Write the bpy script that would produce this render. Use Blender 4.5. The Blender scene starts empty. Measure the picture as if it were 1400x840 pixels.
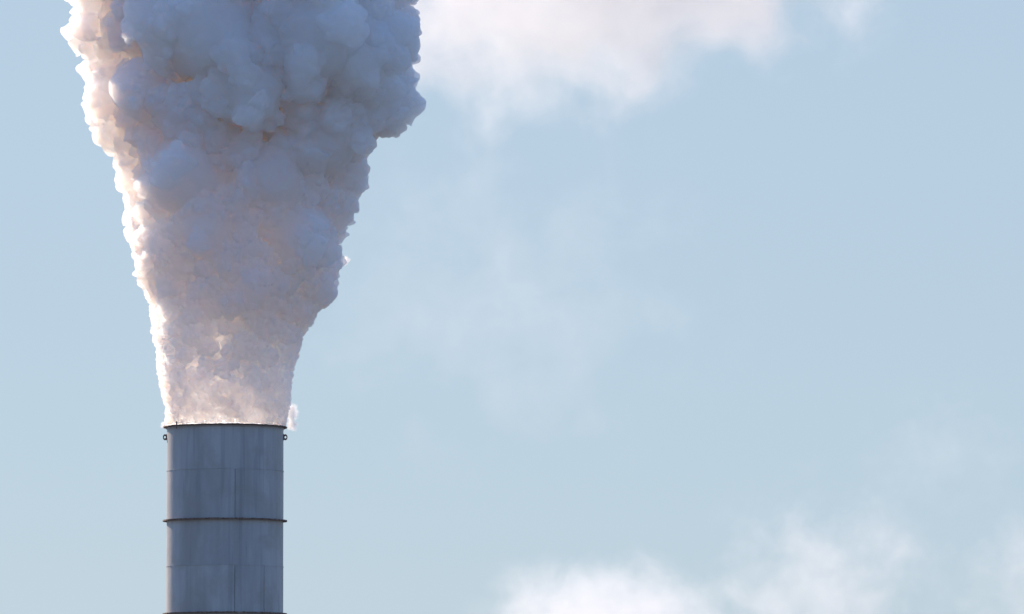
import bpy, bmesh, math, random
import numpy as np
from mathutils import Vector

# ------------------------------------------------------------------ scene, camera, sky, sun
scene = bpy.context.scene
COL = scene.collection
R = math.radians

PX = 39.75                 # photograph pixels per metre at the stack
RIM = 20.0                 # height of the stack's mouth
CAM_Y = -250.0


def wx(px):                # photograph column / row -> metres, in the stack's plane
    return (px - 308.5) / PX


def wz(py):
    return RIM + (584.5 - py) / PX


cam_data = bpy.data.cameras.new("camera")
cam = bpy.data.objects.new("camera", cam_data)
COL.objects.link(cam)
cam.location = (wx(700), CAM_Y, 5.0)
aim = Vector((wx(700), 0.0, wz(420)))
cam.rotation_euler = (aim - cam.location).to_track_quat('-Z', 'Y').to_euler()
dist = (aim - cam.location).length
cam_data.sensor_width = 36.0
cam_data.lens = 36.0 * dist / (1400 / PX)
cam_data.clip_start = 1.0
cam_data.clip_end = 60000.0
scene.camera = cam

SUN_EL, SUN_AZ = R(26), R(-30)          # azimuth from +Y (the view direction), negative = left
world = bpy.data.worlds.new("World")
scene.world = world
world.use_nodes = True
wn = world.node_tree
wn.nodes.clear()
sky = wn.nodes.new('ShaderNodeTexSky')
sky.sky_type = 'NISHITA'
sky.sun_disc = False
sky.sun_elevation = SUN_EL
sky.sun_rotation = SUN_AZ
sky.altitude = 0.0
sky.air_density = 1.0
sky.dust_density = 0.3
sky.ozone_density = 7.0
bg = wn.nodes.new('ShaderNodeBackground')
bg.inputs['Strength'].default_value = 0.15
wo = wn.nodes.new('ShaderNodeOutputWorld')
# pale haze that lies along the whole horizon and thins out upwards
tc = wn.nodes.new('ShaderNodeTexCoord')
sep = wn.nodes.new('ShaderNodeSeparateXYZ')
band = wn.nodes.new('ShaderNodeMapRange')
band.interpolation_type = 'SMOOTHSTEP'
band.inputs['From Min'].default_value = 0.13
band.inputs['From Max'].default_value = 0.38
band.inputs['To Min'].default_value = 0.93
band.inputs['To Max'].default_value = 0.0
veil = wn.nodes.new('ShaderNodeMix')
veil.data_type = 'RGBA'
veil.inputs['B'].default_value = (1.61, 1.98, 2.33, 1)
wn.links.new(tc.outputs['Generated'], sep.inputs['Vector'])
wn.links.new(sep.outputs['Z'], band.inputs['Value'])
wn.links.new(band.outputs['Result'], veil.inputs['Factor'])
wn.links.new(sky.outputs['Color'], veil.inputs['A'])
wn.links.new(veil.outputs['Result'], bg.inputs['Color'])
wn.links.new(bg.outputs['Background'], wo.inputs['Surface'])

sun_dir = Vector((math.sin(SUN_AZ) * math.cos(SUN_EL), math.cos(SUN_AZ) * math.cos(SUN_EL), math.sin(SUN_EL)))
sun_data = bpy.data.lights.new("sun", 'SUN')
sun_data.energy = 4.6
sun_data.angle = R(0.5)
sun_data.color = (1.0, 0.80, 0.62)
sun = bpy.data.objects.new("sun", sun_data)
COL.objects.link(sun)
sun.rotation_euler = sun_dir.to_track_quat('Z', 'Y').to_euler()

scene.view_settings.view_transform = 'Standard'
scene.view_settings.look = 'None'
scene.view_settings.exposure = 0.85
scene.view_settings.gamma = 1.0
scene.render.engine = 'CYCLES'
cy = scene.cycles
cy.max_bounces = 50
cy.volume_bounces = 48
cy.diffuse_bounces = 4
cy.transparent_max_bounces = 64
cy.volume_step_rate = 0.3
cy.use_denoising = True
cy.denoiser = 'OPENIMAGEDENOISE'
cy.denoising_input_passes = 'RGB_ALBEDO_NORMAL'


# ------------------------------------------------------------------ helpers
def link_mesh(name, mesh, material=None, parent=None):
    o = bpy.data.objects.new(name, mesh)
    COL.objects.link(o)
    if material is not None:
        mesh.materials.append(material)
    if parent is not None:
        o.parent = parent
    return o


def new_mat(name):
    m = bpy.data.materials.new(name)
    m.use_nodes = True
    m.node_tree.nodes.clear()
    return m, m.node_tree.nodes, m.node_tree.links


# ------------------------------------------------------------------ gradient noise for mesh work
def noise3(p, seed=0):
    """Gradient noise at the points p (n, 3), about -1..1."""
    p = np.asarray(p, np.float32)
    i = np.floor(p).astype(np.int64)
    f = (p - i).astype(np.float32)
    u = f * f * f * (f * (f * 6 - 15) + 10)
    out = np.zeros(len(p), np.float32)
    for dx in (0, 1):
        for dy in (0, 1):
            for dz in (0, 1):
                h = ((i[:, 0] + dx) * 374761393 + (i[:, 1] + dy) * 668265263 + (i[:, 2] + dz) * 2147483647
                     + seed * 1274126177) & 0xFFFFFFFF
                h = ((h ^ (h >> 13)) * 1274126177) & 0xFFFFFFFF
                h ^= h >> 16
                gx = ((h & 1023) / 511.5 - 1).astype(np.float32)
                gy = (((h >> 10) & 1023) / 511.5 - 1).astype(np.float32)
                gz = (((h >> 20) & 1023) / 511.5 - 1).astype(np.float32)
                w = (u[:, 0] if dx else 1 - u[:, 0]) * (u[:, 1] if dy else 1 - u[:, 1]) * (u[:, 2] if dz else 1 - u[:, 2])
                out += w * (gx * (f[:, 0] - dx) + gy * (f[:, 1] - dy) + gz * (f[:, 2] - dz))
    return out


def surface_net(F, origin, vox):
    """Quads of the zero level of the field F (positive inside): (points, quads)."""
    S = F > 0
    nx, ny, nz = F.shape
    c = np.zeros((nx - 1, ny - 1, nz - 1), np.uint8)
    for a in (0, 1):
        for b in (0, 1):
            for d in (0, 1):
                c += S[a:nx - 1 + a, b:ny - 1 + b, d:nz - 1 + d]
    cells = np.argwhere((c > 0) & (c < 8))
    idx = np.full(c.shape, -1, np.int32)
    idx[cells[:, 0], cells[:, 1], cells[:, 2]] = np.arange(len(cells))
    acc = np.zeros((len(cells), 3), np.float32)
    cnt = np.zeros(len(cells), np.float32)
    corner = [(a, b, d) for a in (0, 1) for b in (0, 1) for d in (0, 1)]
    val = {k: F[cells[:, 0] + k[0], cells[:, 1] + k[1], cells[:, 2] + k[2]] for k in corner}
    for k in corner:
        for ax in range(3):
            if k[ax] == 0:
                k2 = tuple(1 if j == ax else k[j] for j in range(3))
                v0, v1 = val[k], val[k2]
                m = (v0 > 0) != (v1 > 0)
                t = np.where(m, v0 / np.where(m, v0 - v1, 1), 0)
                for j in range(3):
                    acc[:, j] += m * (t if j == ax else k[j])
                cnt += m
    pts = (cells + acc / cnt[:, None]) * vox + np.array(origin)
    quads = []
    for ax in range(3):
        s0 = [slice(None)] * 3
        s1 = [slice(None)] * 3
        s0[ax] = slice(0, -1)
        s1[ax] = slice(1, None)
        for flip in (False, True):
            A, B = S[tuple(s0)], S[tuple(s1)]
            e = np.argwhere((A & ~B) if not flip else (~A & B))
            b, d = (ax + 1) % 3, (ax + 2) % 3
            e = e[(e[:, b] > 0) & (e[:, d] > 0) & (e[:, b] < F.shape[b] - 1) & (e[:, d] < F.shape[d] - 1)]
            q = []
            for ob, od in ((-1, -1), (0, -1), (0, 0), (-1, 0)):
                k = e.copy()
                k[:, b] += ob
                k[:, d] += od
                q.append(idx[k[:, 0], k[:, 1], k[:, 2]])
            q = np.stack(q, 1)
            quads.append(q[:, ::-1] if flip else q)
    return pts.astype(np.float32), np.concatenate(quads)


def mesh_from_arrays(name, pts, quads, smooth=True):
    me = bpy.data.meshes.new(name)
    me.vertices.add(len(pts))
    me.vertices.foreach_set('co', pts.astype(np.float32).ravel())
    me.loops.add(quads.size)
    me.loops.foreach_set('vertex_index', quads.astype(np.int32).ravel())
    me.polygons.add(len(quads))
    me.polygons.foreach_set('loop_start', np.arange(0, quads.size, quads.shape[1], dtype=np.int32))
    me.polygons.foreach_set('use_smooth', np.full(len(quads), smooth))
    me.update(calc_edges=True)
    return me


# ------------------------------------------------------------------ steam plume
LEFT = [(600, 226), (585, 225), (560, 228), (540, 222), (500, 217), (460, 210), (430, 208), (400, 204), (380, 192), (350, 183),
        (320, 172), (300, 172), (270, 168), (240, 162), (222, 160), (212, 146), (190, 128), (170, 118), (150, 122), (130, 120),
        (110, 122), (90, 118), (70, 105), (60, 95), (40, 90), (20, 98), (0, 100), (-40, 88), (-100, 74), (-180, 62), (-300, 50)]
RIGHT = [(600, 391), (585, 391), (560, 393), (540, 397), (500, 401), (470, 408), (440, 424), (430, 430), (410, 452), (395, 458),
         (375, 465), (350, 472), (330, 466), (318, 463), (312, 474), (290, 484), (283, 500), (270, 492), (250, 499), (220, 503), (200, 498),
         (190, 495), (183, 507), (175, 522), (168, 540), (163, 560), (150, 577), (135, 583), (120, 573), (108, 565), (90, 565),
         (62, 552), (50, 568), (30, 568), (15, 553), (0, 555), (-40, 570), (-100, 590), (-180, 615), (-300, 650)]
# big billows that bulge towards the camera: column, row, radius, in photograph pixels
FRONT = [(268, 248, 60), (350, 142, 42), (440, 195, 52), (290, 322, 40), (405, 325, 48), (345, 400, 30), (458, 330, 30),
         (430, 62, 74), (300, 62, 66), (525, 140, 42), (440, 392, 24), (375, 250, 44), (200, 130, 46), (510, 55, 52), (220, 30, 44),
         (335, 480, 13), (400, 478, 15), (232, 395, 17), (238, 250, 34), (405, 268, 14), (385, 285, 10), (325, 425, 15)]
LOBES = [(130, 42, 36, .5), (150, 0, 48, .8), (150, -50, 50, .3), (166, 92, 40, .4), (160, 132, 36, -.2), (158, 168, 34, .6), (182, 186, 30, 0),
         (198, 60, 40, 1.0), (205, 130, 44, .9), (208, 205, 26, .2), (200, 235, 34, -.2), (205, 265, 30, .3), (200, 300, 26, .1),
         (210, 335, 24, .2), (140, -100, 55, .5), (190, -20, 50, -.6), (186, 160, 24, -.8), (176, 110, 24, -.7)]
EDGES = [(541, 140, 36, -.3), (520, 158, 24, -.6), (512, 150, 30, .5), (474, 240, 29, -.2), (478, 276, 21, .1), (462, 300, 16, -.3), (466, 222, 30, .5), (536, 88, 29, .2),
         (533, 33, 36, -.1), (560, 44, 10, .1), (556, 104, 11, 0), (452, 352, 17, .2), (456, 372, 11, -.1), (440, 392, 17, -.1), (425, 418, 13, .1), (416, 444, 12, 0),
         (560, -30, 40, .2), (575, -90, 46, -.2), (484, 196, 16, 0), (470, 288, 14, .4)]
SHELL = (0.035, 2.9)


def build_plume(du=0.063, seed=5):
    rng = np.random.default_rng(seed)
    z0, top = RIM - 0.3, RIM + 18.4
    u0, v0 = -7.6, -6.9
    fine = lambda z: 0.36 + 0.64 * np.clip((z - RIM) / 13.0, 0, 1)   # cells grow with the plume: small ones at the mouth
    zs = [z0]
    while zs[-1] < top + 0.3:
        zs.append(zs[-1] + du * float(fine(zs[-1])))
    zs = np.array(zs)
    nx, ny, nz = int(15.2 / du), int(13.8 / du), len(zs)
    S = fine(zs)
    U = (u0 + np.arange(nx) * du).astype(np.float32)
    V = (v0 + np.arange(ny) * du).astype(np.float32)
    F = np.full((nx, ny, nz), -1.0, np.float32)
    lp = np.array(sorted(((wz(y), wx(x)) for y, x in LEFT)))
    rp = np.array(sorted(((wz(y), wx(x)) for y, x in RIGHT)))
    lf = lambda z: np.interp(z, lp[:, 0], lp[:, 1])
    rf = lambda z: np.interp(z, rp[:, 0], rp[:, 1])
    zz = np.linspace(z0 - 2, z0 + 26, 1400)

    def smooth(f, s):
        v = f(zz)
        k = np.exp(-0.5 * (np.arange(-150, 151) * 0.02 / s) ** 2)
        return np.convolve(np.pad(v, 150, mode='edge'), k / k.sum(), 'valid')
    ls, rs = smooth(lf, 0.5), smooth(rf, 0.5)
    ls = ls + 1.25 * np.clip((zz - RIM - 6.0) / 5.0, 0, 1)   # on the left the upper plume is loose lobes beside the main column
    rs = rs - 0.5 * np.clip((zz - RIM - 3.0) / 4.0, 0, 1)
    ctr = lambda z: np.interp(z, zz, (ls + rs) / 2)
    hw = lambda z: np.interp(z, zz, (rs - ls) / 2)
    C = ctr(zs)
    kz = np.arange(nz)
    for k, z in enumerate(zs):                               # the body, a little inside the outline
        c, w = ctr(z), hw(z)
        g = np.clip((z - RIM) / 4.0, 0, 1)
        r = w * (0.95 - 0.22 * g)
        F[:, :, k] = r - np.sqrt(U[:, None] ** 2 + V[None, :] ** 2) * S[k]

    def stamp(c, r):
        m = r * 1.2
        k0, k1 = np.searchsorted(zs, (c[2] - m, c[2] + m))
        if k1 - k0 < 2:
            return
        sk, ck = S[k0:k1], C[k0:k1]
        i0 = max(int(((c[0] - m - ck.max()) / sk.min() - u0) / du if c[0] - m < ck.max() else ((c[0] - m - ck.max()) / sk.max() - u0) / du), 0)
        i1 = min(int(((c[0] + m - ck.min()) / sk.min() - u0) / du if c[0] + m > ck.min() else ((c[0] + m - ck.min()) / sk.max() - u0) / du) + 2, nx)
        j0 = max(int((min((c[1] - m) / sk.min(), (c[1] - m) / sk.max()) - v0) / du), 0)
        j1 = min(int((max((c[1] + m) / sk.min(), (c[1] + m) / sk.max()) - v0) / du) + 2, ny)
        if i1 <= i0 or j1 <= j0:
            return
        a = U[i0:i1, None] * sk[None, :] + (ck - c[0])[None, :]
        b = V[j0:j1, None] * sk[None, :] - c[1]
        e = zs[k0:k1] - c[2]
        d = r - np.sqrt((a * a + e * e)[:, None, :] + (b * b)[None, :, :])
        v = F[i0:i1, j0:j1, k0:k1]
        np.maximum(v, d.astype(np.float32), out=v)

    def cell(p):
        k = np.clip(np.searchsorted(zs, p[:, 2]), 0, nz - 1)
        i = np.clip(((p[:, 0] - C[k]) / S[k] - u0) / du + 0.5, 0, nx - 1).astype(int)
        j = np.clip((p[:, 1] / S[k] - v0) / du + 0.5, 0, ny - 1).astype(int)
        return i, j, k

    def sample(p):
        return F[cell(p)]

    def fit(c, r):
        """Slide or shrink a ball so that it stays inside the plume's outline."""
        q = np.linspace(-0.75, 0.75, 7) * r
        lo = np.max(lf(c[2] + q) + r * (1 - np.sqrt(1 - np.linspace(-0.75, 0.75, 7) ** 2)) * -1)
        hi = np.min(rf(c[2] + q) + r * (1 - np.sqrt(1 - np.linspace(-0.75, 0.75, 7) ** 2)))
        r = min(r, (hi - lo) / 2)
        c = c.copy()
        c[0] = min(max(c[0], lo + r), hi - r)
        return c, r

    balls = []
    for bx, by, br in FRONT:                                 # the billows one can pick out in the photograph
        z, x, r = wz(by), wx(bx), br / PX
        w, c0 = hw(z), ctr(z)
        y = -math.sqrt(max(w * w - (x - c0) ** 2, 0.0)) + r * 0.62
        balls.append((np.array((x, min(y, 0.3), z)), r))
    for bx, by, br, y in LOBES + EDGES:
        balls.append((np.array((wx(bx), y, wz(by))), br / PX))
    z = RIM + 0.05
    while z < top:                                           # and the rest, growing with height
        w = hw(z)
        g = (z - RIM) / 14.0
        base = 0.085 + 0.46 * min(g, 1.1) ** 0.8
        n = int(2 * math.pi * w / (base * 1.25))
        for t in rng.random(n) * 2 * math.pi:
            r = base * rng.uniform(0.65, 1.35)
            d = w - r * rng.uniform(0.55, 1.0)
            if math.sin(t) < -0.25 and g > 0.12 and rng.random() < 0.5:   # leave the creases open between the big front billows
                d -= 0.07 * w
                r *= 0.8
            balls.append((np.array((ctr(z) + d * math.cos(t), d * math.sin(t), z + rng.uniform(-.5, .5) * base)), r))
        z += base * 1.15
    z = RIM
    while z < top:                                           # the two edges, following the outline
        g = (z - RIM) / 14.0
        for side in (-1, 1):
            r = (0.08 + 0.36 * min(g, 1.0) ** 0.9) * rng.uniform(0.4, 1.45)
            x = r * rng.uniform(0.85, 1.5)
            x = lf(z) + x if side < 0 else rf(z) - x
            balls.append((np.array((x, rng.uniform(-1.2, 1.2) * r, z)), r))
        z += r * rng.uniform(0.5, 1.7)
    level = []
    z = RIM + 0.1
    while z < top:                                           # small heads in the hollows between the big ones
        g = (z - RIM) / 14.0
        base = 0.05 + 0.17 * min(g, 1.1)
        rb = hw(z) * (0.95 - 0.22 * np.clip((z - RIM) / 4.0, 0, 1))
        for t in rng.random(int(2 * math.pi * rb / (base * 1.5))) * 2 * math.pi:
            r = base * rng.uniform(0.5, 1.4)
            balls.append((np.array((ctr(z) + rb * math.cos(t), rb * math.sin(t), z + rng.uniform(-.5, .5) * base)), r))
        z += base * 1.1
    for c, r in balls:
        c, r = fit(c, r)
        stamp(c, r)
        level.append((c, r))
    # smaller and smaller cauliflower heads on the heads
    for gen, (per, lo, hi, rmin) in enumerate(((16, 0.26, 0.46, 0.06), (14, 0.26, 0.46, 0.034))):
        nxt = []
        pts, rad = [], []
        for c, r in level:
            if r * hi < rmin:
                continue
            v = rng.normal(size=(per, 3))
            v /= np.linalg.norm(v, axis=1)[:, None]
            rr = r * rng.uniform(lo, hi, per)
            pts.append(c + v * r * 0.98)
            rad.append(rr)
        pts, rad = np.concatenate(pts), np.concatenate(rad)
        keep = sample(pts) < rad * 0.35
        for p, r in zip(pts[keep], rad[keep]):
            if r < rmin * fine(p[2]) * (1 + 0.6 * fine(p[2])):
                continue
            nxt.append((p, r))
        for p, r in nxt:
            stamp(p, r)
        level = nxt
    # unseen hollow added so light from behind glows through a wall of uneven thickness
    nt = 360
    th = np.linspace(-math.pi, math.pi, nt)
    tt, kk = np.meshgrid(th, zs, indexing='ij')
    size = 0.55 + 1.5 * np.clip((kk - RIM) / 12, 0, 1)      # patches grow as the plume rises
    arc = 2.6 / size ** 0.75
    P = np.stack([np.cos(tt) * arc, np.sin(tt) * arc, np.log(kk - RIM + 1.6) * 3.4], -1).reshape(-1, 3)
    thick = np.zeros(len(P), np.float32)
    for o, (f, am) in enumerate(((1.0, 1.0), (2.1, 0.62), (4.3, 0.34), (8.7, 0.18))):
        thick += am * noise3(P * f, 50 + o)
    Q = P * (2.6, 2.6, 0.9)                                  # drawn-out veils
    thick -= 0.55 * (1 - np.abs(noise3(Q + 0.5 * noise3(P * 1.7, 71)[:, None], 61)) * 3.0).clip(0, 1) ** 2
    thick = thick.reshape(nt, nz)
    core = np.zeros(F.shape, bool)
    for k, z in enumerate(zs):
        c, w = ctr(z), hw(z)
        g = np.clip((z - RIM) / 4.0, 0, 1)
        h = np.clip((z - RIM) / 14.0, 0, 1)
        ang = np.arctan2(V[None, :], U[:, None])
        t = np.interp(ang.ravel(), th, thick[:, k]).reshape(ang.shape)
        wall = SHELL[0] + SHELL[1] * h ** 0.9
        sunny = np.exp(-((np.abs(ang) - math.pi) / 0.75) ** 2)          # thinned left to let sun in, thickened towards the camera for shade
        wall = wall * (1 - 0.65 * sunny + 0.6 * np.exp(-((ang + 1.2) / 0.9) ** 2))
        r = w * (0.95 - 0.22 * g) - np.maximum(wall * (1 + 2.8 * t) + (0.15 + 0.6 * h) * t, 0.22 * wall)
        d = r - np.sqrt(U[:, None] ** 2 + V[None, :] ** 2) * S[k]
        d = np.minimum(d, top - 2.0 - z)
        np.minimum(F[:, :, k], -d, out=F[:, :, k])
        core[:, :, k] = d > -1.6 * du * S[k]
    # close the top and keep the foot inside the mouth
    F[:, :, zs > top] = -1
    F[:, :, -1] = -1
    foot = zs < RIM + 0.02
    for k in kz[foot]:
        rr = 1.9 - np.sqrt((U[:, None] * S[k] + C[k]) ** 2 + (V[None, :] * S[k]) ** 2)
        F[:, :, k] = np.minimum(F[:, :, k], rr)
    F[:, :, 0] = -1
    g3, quads = surface_net(F, (0, 0, 0), 1.0)
    del F
    i3 = np.clip((g3 + 0.5).astype(int), 0, (nx - 1, ny - 1, nz - 1))
    inside = core[i3[:, 0], i3[:, 1], i3[:, 2]].astype(np.float32)
    edge = np.concatenate([quads[:, [0, 1]], quads[:, [1, 2]], quads[:, [2, 3]], quads[:, [3, 0]]])
    deg = np.bincount(edge[:, 0], minlength=len(g3)).astype(np.float32)
    for _ in range(3):                                       # round off the knife-sharp creases
        avg = np.stack([np.bincount(edge[:, 0], g3[edge[:, 1], j], minlength=len(g3)) for j in range(3)], 1) / deg[:, None]
        g3 = g3 + 0.6 * (avg - g3)
    z = np.interp(g3[:, 2], kz, zs)
    sc = np.interp(g3[:, 2], kz, S)
    pts = np.stack([np.interp(g3[:, 2], kz, C) + (u0 + g3[:, 0] * du) * sc, (v0 + g3[:, 1] * du) * sc, z], 1).astype(np.float32)
    # turbulence: warp the heads so that none stays a ball
    z = pts[:, 2]
    g = np.clip((z - RIM) / 12.0, 0, 1)
    fade = np.clip((z - RIM + 0.02) / 0.5, 0, 1)
    for f, a, s in ((0.9, 0.18, 1), (2.2, 0.075, 11), (5.0, 0.020, 21), (11.0, 0.006, 31)):
        sc = fade * (0.28 + 0.72 * g)
        q = pts * f
        dv = np.stack([noise3(q, s + j) for j in range(3)], 1)
        pts = pts + dv * (a * sc)[:, None] * 1.6
    return pts, quads, inside


SMOKE, sn, sl = new_mat('steam')
so = sn.new('ShaderNodeOutputMaterial')
vol = sn.new('ShaderNodeVolumeScatter')                    # fine droplets turn blue light aside more than red
vol.inputs['Color'].default_value = (0.73, 0.86, 1.0, 1)
vol.inputs['Density'].default_value = 8.0
vol.inputs['Anisotropy'].default_value = 0.78
sl.new(vol.outputs['Volume'], so.inputs['Volume'])
# the outermost droplets: a thin, mostly clear skin
clear = sn.new('ShaderNodeBsdfTransparent')
front = sn.new('ShaderNodeBsdfDiffuse')
back = sn.new('ShaderNodeBsdfTranslucent')
droplets = sn.new('ShaderNodeMixShader')
skin = sn.new('ShaderNodeMixShader')
front.inputs['Color'].default_value = (0.95, 0.94, 0.97, 1)
back.inputs['Color'].default_value = (0.975, 0.965, 0.95, 1)
skin.inputs['Fac'].default_value = 0.5
droplets.inputs['Fac'].default_value = 0.66
core = sn.new('ShaderNodeAttribute')                        # skin left off the added hollow's side so more light passes
core.attribute_name = 'core'
thin = sn.new('ShaderNodeMapRange')
thin.inputs['To Min'].default_value = 0.38
thin.inputs['To Max'].default_value = 0.0
sl.new(core.outputs['Fac'], thin.inputs['Value'])
sl.new(thin.outputs['Result'], skin.inputs['Fac'])
sl.new(front.outputs[0], droplets.inputs[1])
sl.new(back.outputs[0], droplets.inputs[2])
sl.new(clear.outputs[0], skin.inputs[1])
sl.new(droplets.outputs[0], skin.inputs[2])
sl.new(skin.outputs[0], so.inputs['Surface'])

import time
_t = time.time()
pp, pq, pin = build_plume()
print('plume', len(pp), len(pq), round(time.time() - _t, 1))
plume = link_mesh('steam_plume', mesh_from_arrays('steam_plume', pp, pq), SMOKE)
at = plume.data.attributes.new('core', 'FLOAT', 'POINT')
at.data.foreach_set('value', pin)
plume['label'] = 'thick billowing steam plume rising out of the steel stack'
plume['category'] = 'plume'


# ------------------------------------------------------------------ ground
GROUND, gn, gl = new_mat('ground')
go = gn.new('ShaderNodeOutputMaterial')
gb = gn.new('ShaderNodeBsdfPrincipled')
gnz = gn.new('ShaderNodeTexNoise')
gnz.inputs['Scale'].default_value = 0.05
gnz.inputs['Detail'].default_value = 8
gr = gn.new('ShaderNodeValToRGB')
gr.color_ramp.elements[0].color = (0.04, 0.045, 0.045, 1)
gr.color_ramp.elements[1].color = (0.09, 0.09, 0.085, 1)
gtc = gn.new('ShaderNodeTexCoord')
gb.inputs['Roughness'].default_value = 0.95
gl.new(gtc.outputs['Object'], gnz.inputs['Vector'])
gl.new(gnz.outputs['Fac'], gr.inputs['Fac'])
gl.new(gr.outputs['Color'], gb.inputs['Base Color'])
gl.new(gb.outputs['BSDF'], go.inputs['Surface'])
bm = bmesh.new()
bmesh.ops.create_circle(bm, cap_ends=True, radius=9000, segments=96)
me = bpy.data.meshes.new('ground')
bm.to_mesh(me)
bm.free()
ground = link_mesh('ground', me, GROUND)
ground['kind'] = 'structure'


# ------------------------------------------------------------------ steel stack
def steel(name, base_a, base_b, rust, rough):
    m, n, l = new_mat(name)
    out = n.new('ShaderNodeOutputMaterial')
    b = n.new('ShaderNodeBsdfPrincipled')
    t = n.new('ShaderNodeTexCoord')
    st = n.new('ShaderNodeMapping')                          # run-off streaks, long down the stack
    st.inputs['Scale'].default_value = (2.6, 2.6, 0.16)
    streak = n.new('ShaderNodeTexNoise')
    streak.inputs['Scale'].default_value = 1.0
    streak.inputs['Detail'].default_value = 7
    streak.inputs['Roughness'].default_value = 0.62
    streak.inputs['Distortion'].default_value = 0.3
    blot = n.new('ShaderNodeTexNoise')
    blot.inputs['Scale'].default_value = 0.75
    blot.inputs['Detail'].default_value = 9
    blot.inputs['Roughness'].default_value = 0.68
    spots = n.new('ShaderNodeTexNoise')
    spots.inputs['Scale'].default_value = 14
    spots.inputs['Detail'].default_value = 5
    mx = n.new('ShaderNodeMath')
    mx.operation = 'ADD'
    half = n.new('ShaderNodeMath')
    half.operation = 'MULTIPLY'
    half.inputs[1].default_value = 0.5
    rp = n.new('ShaderNodeValToRGB')
    rp.color_ramp.elements[0].position = 0.33
    rp.color_ramp.elements[1].position = 0.66
    rp.color_ramp.elements[0].color = (*base_a, 1)
    rp.color_ramp.elements[1].color = (*base_b, 1)
    rr = n.new('ShaderNodeValToRGB')
    rr.color_ramp.elements[0].position = 0.56 - rust * 0.3
    rr.color_ramp.elements[1].position = 0.74 - rust * 0.2
    rr.color_ramp.elements[0].color = (0, 0, 0, 1)
    rr.color_ramp.elements[1].color = (min(1, 0.45 + rust), ) * 3 + (1,)
    mix = n.new('ShaderNodeMix')
    mix.data_type = 'RGBA'
    mix.inputs['B'].default_value = (0.115, 0.060, 0.038, 1)
    bump = n.new('ShaderNodeBump')
    bump.inputs['Strength'].default_value = 0.12
    bump.inputs['Distance'].default_value = 0.05
    l.new(t.outputs['Object'], st.inputs['Vector'])
    l.new(st.outputs['Vector'], streak.inputs['Vector'])
    l.new(t.outputs['Object'], blot.inputs['Vector'])
    l.new(t.outputs['Object'], spots.inputs['Vector'])
    l.new(streak.outputs['Fac'], mx.inputs[0])
    l.new(blot.outputs['Fac'], mx.inputs[1])
    l.new(mx.outputs[0], half.inputs[0])
    l.new(half.outputs[0], rp.inputs['Fac'])
    l.new(spots.outputs['Fac'], rr.inputs['Fac'])
    l.new(rr.outputs['Color'], mix.inputs['Factor'])
    l.new(rp.outputs['Color'], mix.inputs['A'])
    l.new(mix.outputs['Result'], b.inputs['Base Color'])
    l.new(blot.outputs['Fac'], bump.inputs['Height'])
    l.new(bump.outputs['Normal'], b.inputs['Normal'])
    b.inputs['Roughness'].default_value = rough
    b.inputs['Specular IOR Level'].default_value = 0.35
    l.new(b.outputs['BSDF'], out.inputs['Surface'])
    return m


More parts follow.
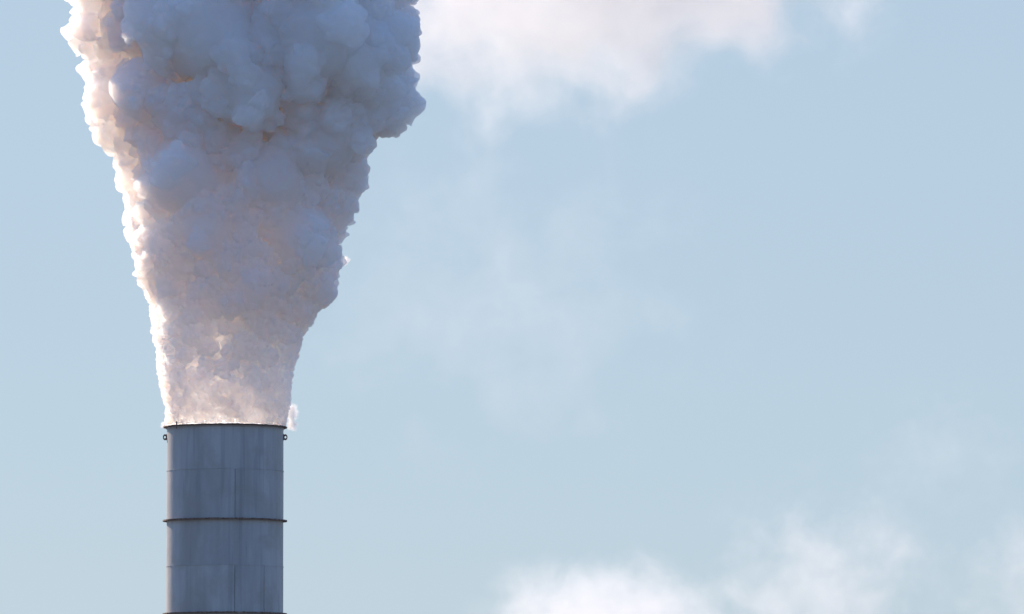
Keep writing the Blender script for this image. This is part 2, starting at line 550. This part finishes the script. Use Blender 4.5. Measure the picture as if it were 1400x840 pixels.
def plate_paint():
    """Weathered grey paint: broad run-off streaks, a few dark drip lines, brownish blooms, each plate a little different."""
    m, n, l = new_mat('painted_steel')
    out = n.new('ShaderNodeOutputMaterial')
    b = n.new('ShaderNodeBsdfPrincipled')
    t = n.new('ShaderNodeTexCoord')
    info = n.new('ShaderNodeObjectInfo')

    def noise(scale, detail, rough, dist, loc=(0, 0, 0), four=False):
        mp = n.new('ShaderNodeMapping')
        mp.inputs['Scale'].default_value = scale
        mp.inputs['Location'].default_value = loc
        nz = n.new('ShaderNodeTexNoise')
        nz.inputs['Scale'].default_value = 1.0
        nz.inputs['Detail'].default_value = detail
        nz.inputs['Roughness'].default_value = rough
        nz.inputs['Distortion'].default_value = dist
        if four:
            nz.noise_dimensions = '4D'
            l.new(info.outputs['Random'], nz.inputs['W'])
        l.new(t.outputs['Object'], mp.inputs['Vector'])
        l.new(mp.outputs['Vector'], nz.inputs['Vector'])
        return nz.outputs['Fac']

    def ramp(src, p0, p1, c0, c1):
        r = n.new('ShaderNodeValToRGB')
        r.color_ramp.elements[0].position = p0
        r.color_ramp.elements[1].position = p1
        r.color_ramp.elements[0].color = (*c0, 1)
        r.color_ramp.elements[1].color = (*c1, 1)
        l.new(src, r.inputs['Fac'])
        return r.outputs['Color']

    def blend(kind, fac, a_, b_):
        x = n.new('ShaderNodeMix')
        x.data_type = 'RGBA'
        x.blend_type = kind
        for sock, v in ((x.inputs['Factor'], fac), (x.inputs['A'], a_), (x.inputs['B'], b_)):
            if isinstance(v, bpy.types.NodeSocket):
                l.new(v, sock)
            else:
                sock.default_value = v
        return x.outputs['Result']
    broad = ramp(noise((1.1, 1.1, 0.22), 4, 0.55, 0.6, four=True), 0.38, 0.62, (0.37, 0.355, 0.345), (0.48, 0.465, 0.455))
    fine = ramp(noise((7.5, 7.5, 0.30), 3, 0.5, 0.15), 0.30, 0.70, (0.94, 0.94, 0.94), (1.04, 1.04, 1.04))
    drips = ramp(noise((3.4, 3.4, 0.10), 2, 0.4, 1.3, (7, 3, 1)), 0.585, 0.63, (1, 1, 1), (0.84, 0.845, 0.87))
    bloom = ramp(noise((0.9, 0.9, 0.8), 5, 0.6, 0.4, (2, 9, 4)), 0.46, 0.66, (0, 0, 0), (0.6, 0.6, 0.6))
    tone = ramp(info.outputs['Random'], 0.0, 1.0, (0.92, 0.92, 0.93), (1.05, 1.05, 1.04))
    col = blend('MULTIPLY', 1.0, broad, fine)
    col = blend('MULTIPLY', 0.8, col, drips)
    col = blend('MULTIPLY', 1.0, col, tone)
    col = blend('MIX', bloom, col, (0.33, 0.30, 0.275, 1))
    l.new(col, b.inputs['Base Color'])
    bump = n.new('ShaderNodeBump')
    bump.inputs['Strength'].default_value = 0.35
    bump.inputs['Distance'].default_value = 0.03
    l.new(noise((1.6, 1.6, 1.2), 3, 0.5, 0.2, (5, 5, 5)), bump.inputs['Height'])
    l.new(bump.outputs['Normal'], b.inputs['Normal'])
    b.inputs['Roughness'].default_value = 0.5
    b.inputs['Specular IOR Level'].default_value = 0.4
    l.new(b.outputs['BSDF'], out.inputs['Surface'])
    return m


PLATE = plate_paint()
RUST = steel('rusty_steel', (0.18, 0.12, 0.095), (0.31, 0.23, 0.19), 0.5, 0.8)
LINER = steel('sooty_steel', (0.03, 0.03, 0.03), (0.06, 0.06, 0.06), 0.1, 0.9)

RS = 2.0


def ring_sector(r0, r1, z0, z1, a0, a1, n, wob=0.0, seed=0, closed=False):
    """A curved bar: angles from the camera-facing side (-Y) towards +X, in radians."""
    rnd = random.Random(seed)
    bm = bmesh.new()
    rows = []
    for k in range(n if closed else n + 1):
        a = a0 + (a1 - a0) * k / n
        s, c = math.sin(a), -math.cos(a)
        w0, w1, w2 = (rnd.uniform(-wob, wob) for _ in range(3))
        rows.append([bm.verts.new(p) for p in (
            (r0 * s, r0 * c, z0), ((r1 + w0) * s, (r1 + w0) * c, z0 + w1), ((r1 + w0) * s, (r1 + w0) * c, z1 + w2), (r0 * s, r0 * c, z1 + w2))])
    m = len(rows)
    for k in range(m if closed else m - 1):
        A, B = rows[k], rows[(k + 1) % m]
        for j in range(4):
            bm.faces.new((A[j], A[(j + 1) % 4], B[(j + 1) % 4], B[j]))
    if not closed:
        bm.faces.new(rows[0])
        bm.faces.new(rows[-1][::-1])
    bmesh.ops.recalc_face_normals(bm, faces=bm.faces)
    return bm


def part(name, bm, mat, parent, smooth=False):
    me = bpy.data.meshes.new(name)
    bm.to_mesh(me)
    bm.free()
    if smooth:
        me.polygons.foreach_set('use_smooth', [True] * len(me.polygons))
        me.set_sharp_from_angle(angle=R(35))
    return link_mesh(name, me, mat, parent)


stack = bpy.data.objects.new('smokestack', None)
COL.objects.link(stack)
stack['label'] = 'tall grey steel smokestack with flanged rings and rust-brown rim'
stack['category'] = 'smokestack'

flanges = [RIM, wz(712.5), wz(839.5)]
while flanges[-1] > 3.5:
    flanges.append(flanges[-1] - 3.12)
courses = []
for k in range(len(flanges) - 1):
    zt, zb = flanges[k], flanges[k + 1]
    zm = zt - (zt - zb) * 0.495 if k else wz(645)
    courses += [(zt, zm, 0), (zm, zb, 1)]
courses.append((flanges[-1], 0.0, 0))
GAP = 0.012
for k, (zt, zb, lower) in enumerate(courses):
    if lower:
        seams = [12, 132, 252] if k == 1 else [12, 44, 150, 255]
    else:
        seams = [100, 262]
    r1 = RS + (0.004 if lower else 0.0)
    for j, a in enumerate(seams):
        b = seams[(j + 1) % len(seams)]
        if b <= a:
            b += 360
        d = math.degrees(GAP / RS) / 2
        n = max(6, int((b - a) / 2.5))
        part('shell_plate', ring_sector(RS - 0.03, r1, zb + GAP / 2, zt - GAP / 2, R(a + d), R(b - d), n), PLATE, stack, True)
        # weld bead standing proud beside each upright seam
        part('weld_bead', ring_sector(r1 - 0.004, r1 + 0.010, zb + 0.02, zt - 0.05, R(a) + 0.006, R(a) + 0.018, 1), PLATE, stack)
    if lower:
        part('weld_bead', ring_sector(r1 - 0.006, r1 + 0.010, zt - 0.013, zt + 0.013, 0, 2 * math.pi, 144, 0.003, 20 + k, True), PLATE, stack)
part('liner', ring_sector(RS - 0.06, RS - 0.032, 0.0, RIM - 0.01, 0, 2 * math.pi, 96, 0, 0, True), LINER, stack, True)
for k, z in enumerate(flanges):
    if k == 0:
        part('rim_flange', ring_sector(RS - 0.065, RS + 0.125, z - 0.030, z + 0.008, 0, 2 * math.pi, 220, 0.009, 3, True), RUST, stack)
        part('stiffening_band', ring_sector(RS + 0.002, RS + 0.022, z - 0.085, z - 0.036, 0, 2 * math.pi, 144, 0.002, 4, True), PLATE, stack)
    else:
        part('flange', ring_sector(RS + 0.005, RS + 0.135, z - 0.026, z + 0.016, 0, 2 * math.pi, 200, 0.006, 30 + k, True), RUST, stack)


def lug_mesh():
    """An upright lifting eye: a rounded plate with a hole, welded to the shell at local x = 0."""
    bm = bmesh.new()
    n = 24
    loops = []
    for y in (-0.018, 0.018):
        outer, inner = [], []
        for k in range(n):
            a = 2 * math.pi * k / n
            ox, oz = 0.072 + 0.075 * math.cos(a), 0.105 * math.sin(a)
            if ox < 0.03:
                ox, oz = 0.0, 0.125 * math.sin(a) / max(abs(math.sin(a)), 0.55) * (0.55 if abs(math.sin(a)) < 0.3 else 1)
            outer.append(bm.verts.new((ox - 0.006, y, oz)))
            inner.append(bm.verts.new((0.072 + 0.034 * math.cos(a), y, 0.042 * math.sin(a))))
        loops.append((outer, inner))
    (o0, i0), (o1, i1) = loops
    for k in range(n):
        j = (k + 1) % n
        for q in ((o0[k], o0[j], i0[j], i0[k]), (o1[j], o1[k], i1[k], i1[j]), (o0[j], o0[k], o1[k], o1[j]), (i0[k], i0[j], i1[j], i1[k])):
            bm.faces.new(q)
    bmesh.ops.recalc_face_normals(bm, faces=bm.faces)
    return bm


lug = part('lifting_lug', lug_mesh(), RUST, stack)
for k, a in enumerate((-2, 182)):
    o = lug if k == 0 else lug.copy()
    if k:
        COL.objects.link(o)
        o.parent = stack
    o.location = (RS * math.cos(R(a)), RS * math.sin(R(a)), wz(598.5))
    o.rotation_euler = (0, 0, R(a))
# a small clip hooked over the rim towards the left
a = math.asin((245 - 308.5) / PX / (RS + 0.13))
part('rim_clip', ring_sector(RS + 0.128, RS + 0.155, RIM - 0.14, RIM + 0.11, a - 0.011, a + 0.011, 1), RUST, stack)


# ------------------------------------------------------------------ clouds
fwd = (aim - cam.location).normalized()
right = fwd.cross(Vector((0, 0, 1))).normalized()
upv = right.cross(fwd)


def far(px, py, d):
    return cam.location + (fwd + right * ((px - 700) / PX / dist) + upv * ((420 - py) / PX / dist)) * d


def cloud_mat(name, density, nscale, amp, edge, seed, stretch=(1, 1, 1)):
    m, n, l = new_mat(name)
    out = n.new('ShaderNodeOutputMaterial')
    v = n.new('ShaderNodeVolumePrincipled')
    v.inputs['Color'].default_value = (0.99, 0.99, 0.99, 1)
    v.inputs['Anisotropy'].default_value = 0.2
    t = n.new('ShaderNodeTexCoord')
    ln = n.new('ShaderNodeVectorMath')
    ln.operation = 'LENGTH'
    mp = n.new('ShaderNodeMapping')
    mp.inputs['Location'].default_value = (seed * 3.7, seed * 1.9, seed * 5.3)
    mp.inputs['Scale'].default_value = stretch
    nz = n.new('ShaderNodeTexNoise')
    nz.inputs['Scale'].default_value = nscale
    nz.inputs['Detail'].default_value = 9
    nz.inputs['Roughness'].default_value = 0.62
    nz.inputs['Distortion'].default_value = 0.25
    a = n.new('ShaderNodeMath')                              # noise * amp - amp / 2
    a.operation = 'MULTIPLY_ADD'
    a.inputs[1].default_value = amp
    a.inputs[2].default_value = 0.78 - amp / 2
    s = n.new('ShaderNodeMath')
    s.operation = 'SUBTRACT'
    r = n.new('ShaderNodeMapRange')
    r.interpolation_type = 'SMOOTHSTEP'
    r.inputs['From Min'].default_value = 0.0
    r.inputs['From Max'].default_value = edge
    r.inputs['To Min'].default_value = 0.0
    r.inputs['To Max'].default_value = density
    l.new(t.outputs['Object'], ln.inputs[0])
    l.new(t.outputs['Object'], mp.inputs['Vector'])
    l.new(mp.outputs['Vector'], nz.inputs['Vector'])
    l.new(nz.outputs['Fac'], a.inputs[0])
    l.new(a.outputs[0], s.inputs[0])
    l.new(ln.outputs['Value'], s.inputs[1])
    l.new(s.outputs[0], r.inputs['Value'])
    rim = n.new('ShaderNodeMapRange')                        # nothing left at the outer limit
    rim.interpolation_type = 'SMOOTHSTEP'
    rim.inputs['From Min'].default_value = 0.98
    rim.inputs['From Max'].default_value = 0.62
    fadeout = n.new('ShaderNodeMath')
    fadeout.operation = 'MULTIPLY'
    l.new(ln.outputs['Value'], rim.inputs['Value'])
    l.new(rim.outputs['Result'], fadeout.inputs[0])
    l.new(r.outputs['Result'], fadeout.inputs[1])
    l.new(fadeout.outputs[0], v.inputs['Density'])
    l.new(v.outputs['Volume'], out.inputs['Volume'])
    return m


def cloud(px, py, hx, hy, depth, d, mat, label, tilt=0.0):
    """A drifting bank of vapour: half sizes hx, hy in photograph pixels, depth in metres, d metres away."""
    bm = bmesh.new()
    bmesh.ops.create_icosphere(bm, subdivisions=4, radius=1.0)
    me = bpy.data.meshes.new('cloud')
    bm.to_mesh(me)
    bm.free()
    o = link_mesh('cloud', me, mat)
    u = d / dist / PX
    o.location = far(px, py, d)
    o.scale = (hx * u, depth, hy * u)
    o.rotation_euler = (0, tilt, 0)
    mat.node_tree.nodes['Mapping'].inputs['Scale'].default_value = (hx / hy, depth / (hy * u), 1.0)   # billows as tall as wide
    o['label'] = label
    o['category'] = 'cloud'
    o['group'] = 'clouds drifting in the pale blue sky'
    return o


cloud(850, -105, 640, 350, 34, 1300, cloud_mat('cloud_bank', 0.062, 3.2, 1.3, 0.5, 1), 'long bright white cloud reaching right from behind the plume', R(-14))
cloud(835, 900, 285, 205, 30, 1500, cloud_mat('cloud_heap', 0.042, 2.6, 1.35, 0.55, 2), 'bright white heaped cloud low in the sky beside the stack')
cloud(1130, 815, 220, 215, 30, 1900, cloud_mat('cloud_veil', 0.02, 3.0, 3.0, 1.0, 3), 'faint lilac cloud veil right of the bright heaped cloud')
cloud(1430, 810, 190, 170, 30, 2000, cloud_mat('cloud_wisp', 0.012, 3.0, 3.0, 1.0, 4), 'faint cloud wisp cut off by the far right edge')
cloud(700, 400, 420, 330, 30, 1700, cloud_mat('cloud_film', 0.006, 3.4, 3.2, 1.2, 5), 'barely visible film of cloud in the open sky right of the plume')
cloud(1290, 620, 170, 130, 26, 2100, cloud_mat('cloud_shred', 0.004, 3.0, 3.0, 1.1, 6), 'barely visible shred of cloud above the wisp at the right edge')

# thin shreds of steam that have come away from the plume's edge
WISP = cloud_mat('steam_shred', 14.0, 2.0, 1.5, 0.8, 7)
for k, (px, py, hx, hy, y) in enumerate(((397, 562, 15, 20, 1.0), (399, 580, 12, 12, 0.8), (471, 352, 9, 11, 1.4), (225, 582, 8, 8, 0.1), (502, 192, 9, 14, 2.0))):
    bm = bmesh.new()
    bmesh.ops.create_icosphere(bm, subdivisions=3, radius=1.0)
    o = part('steam_shred', bm, WISP, plume)
    o.location = (wx(px), y, wz(py))
    o.scale = (hx / PX, hx / PX, hy / PX)
    o.rotation_euler = (0.4 * k, 0.3 * k, 1.1 * k)
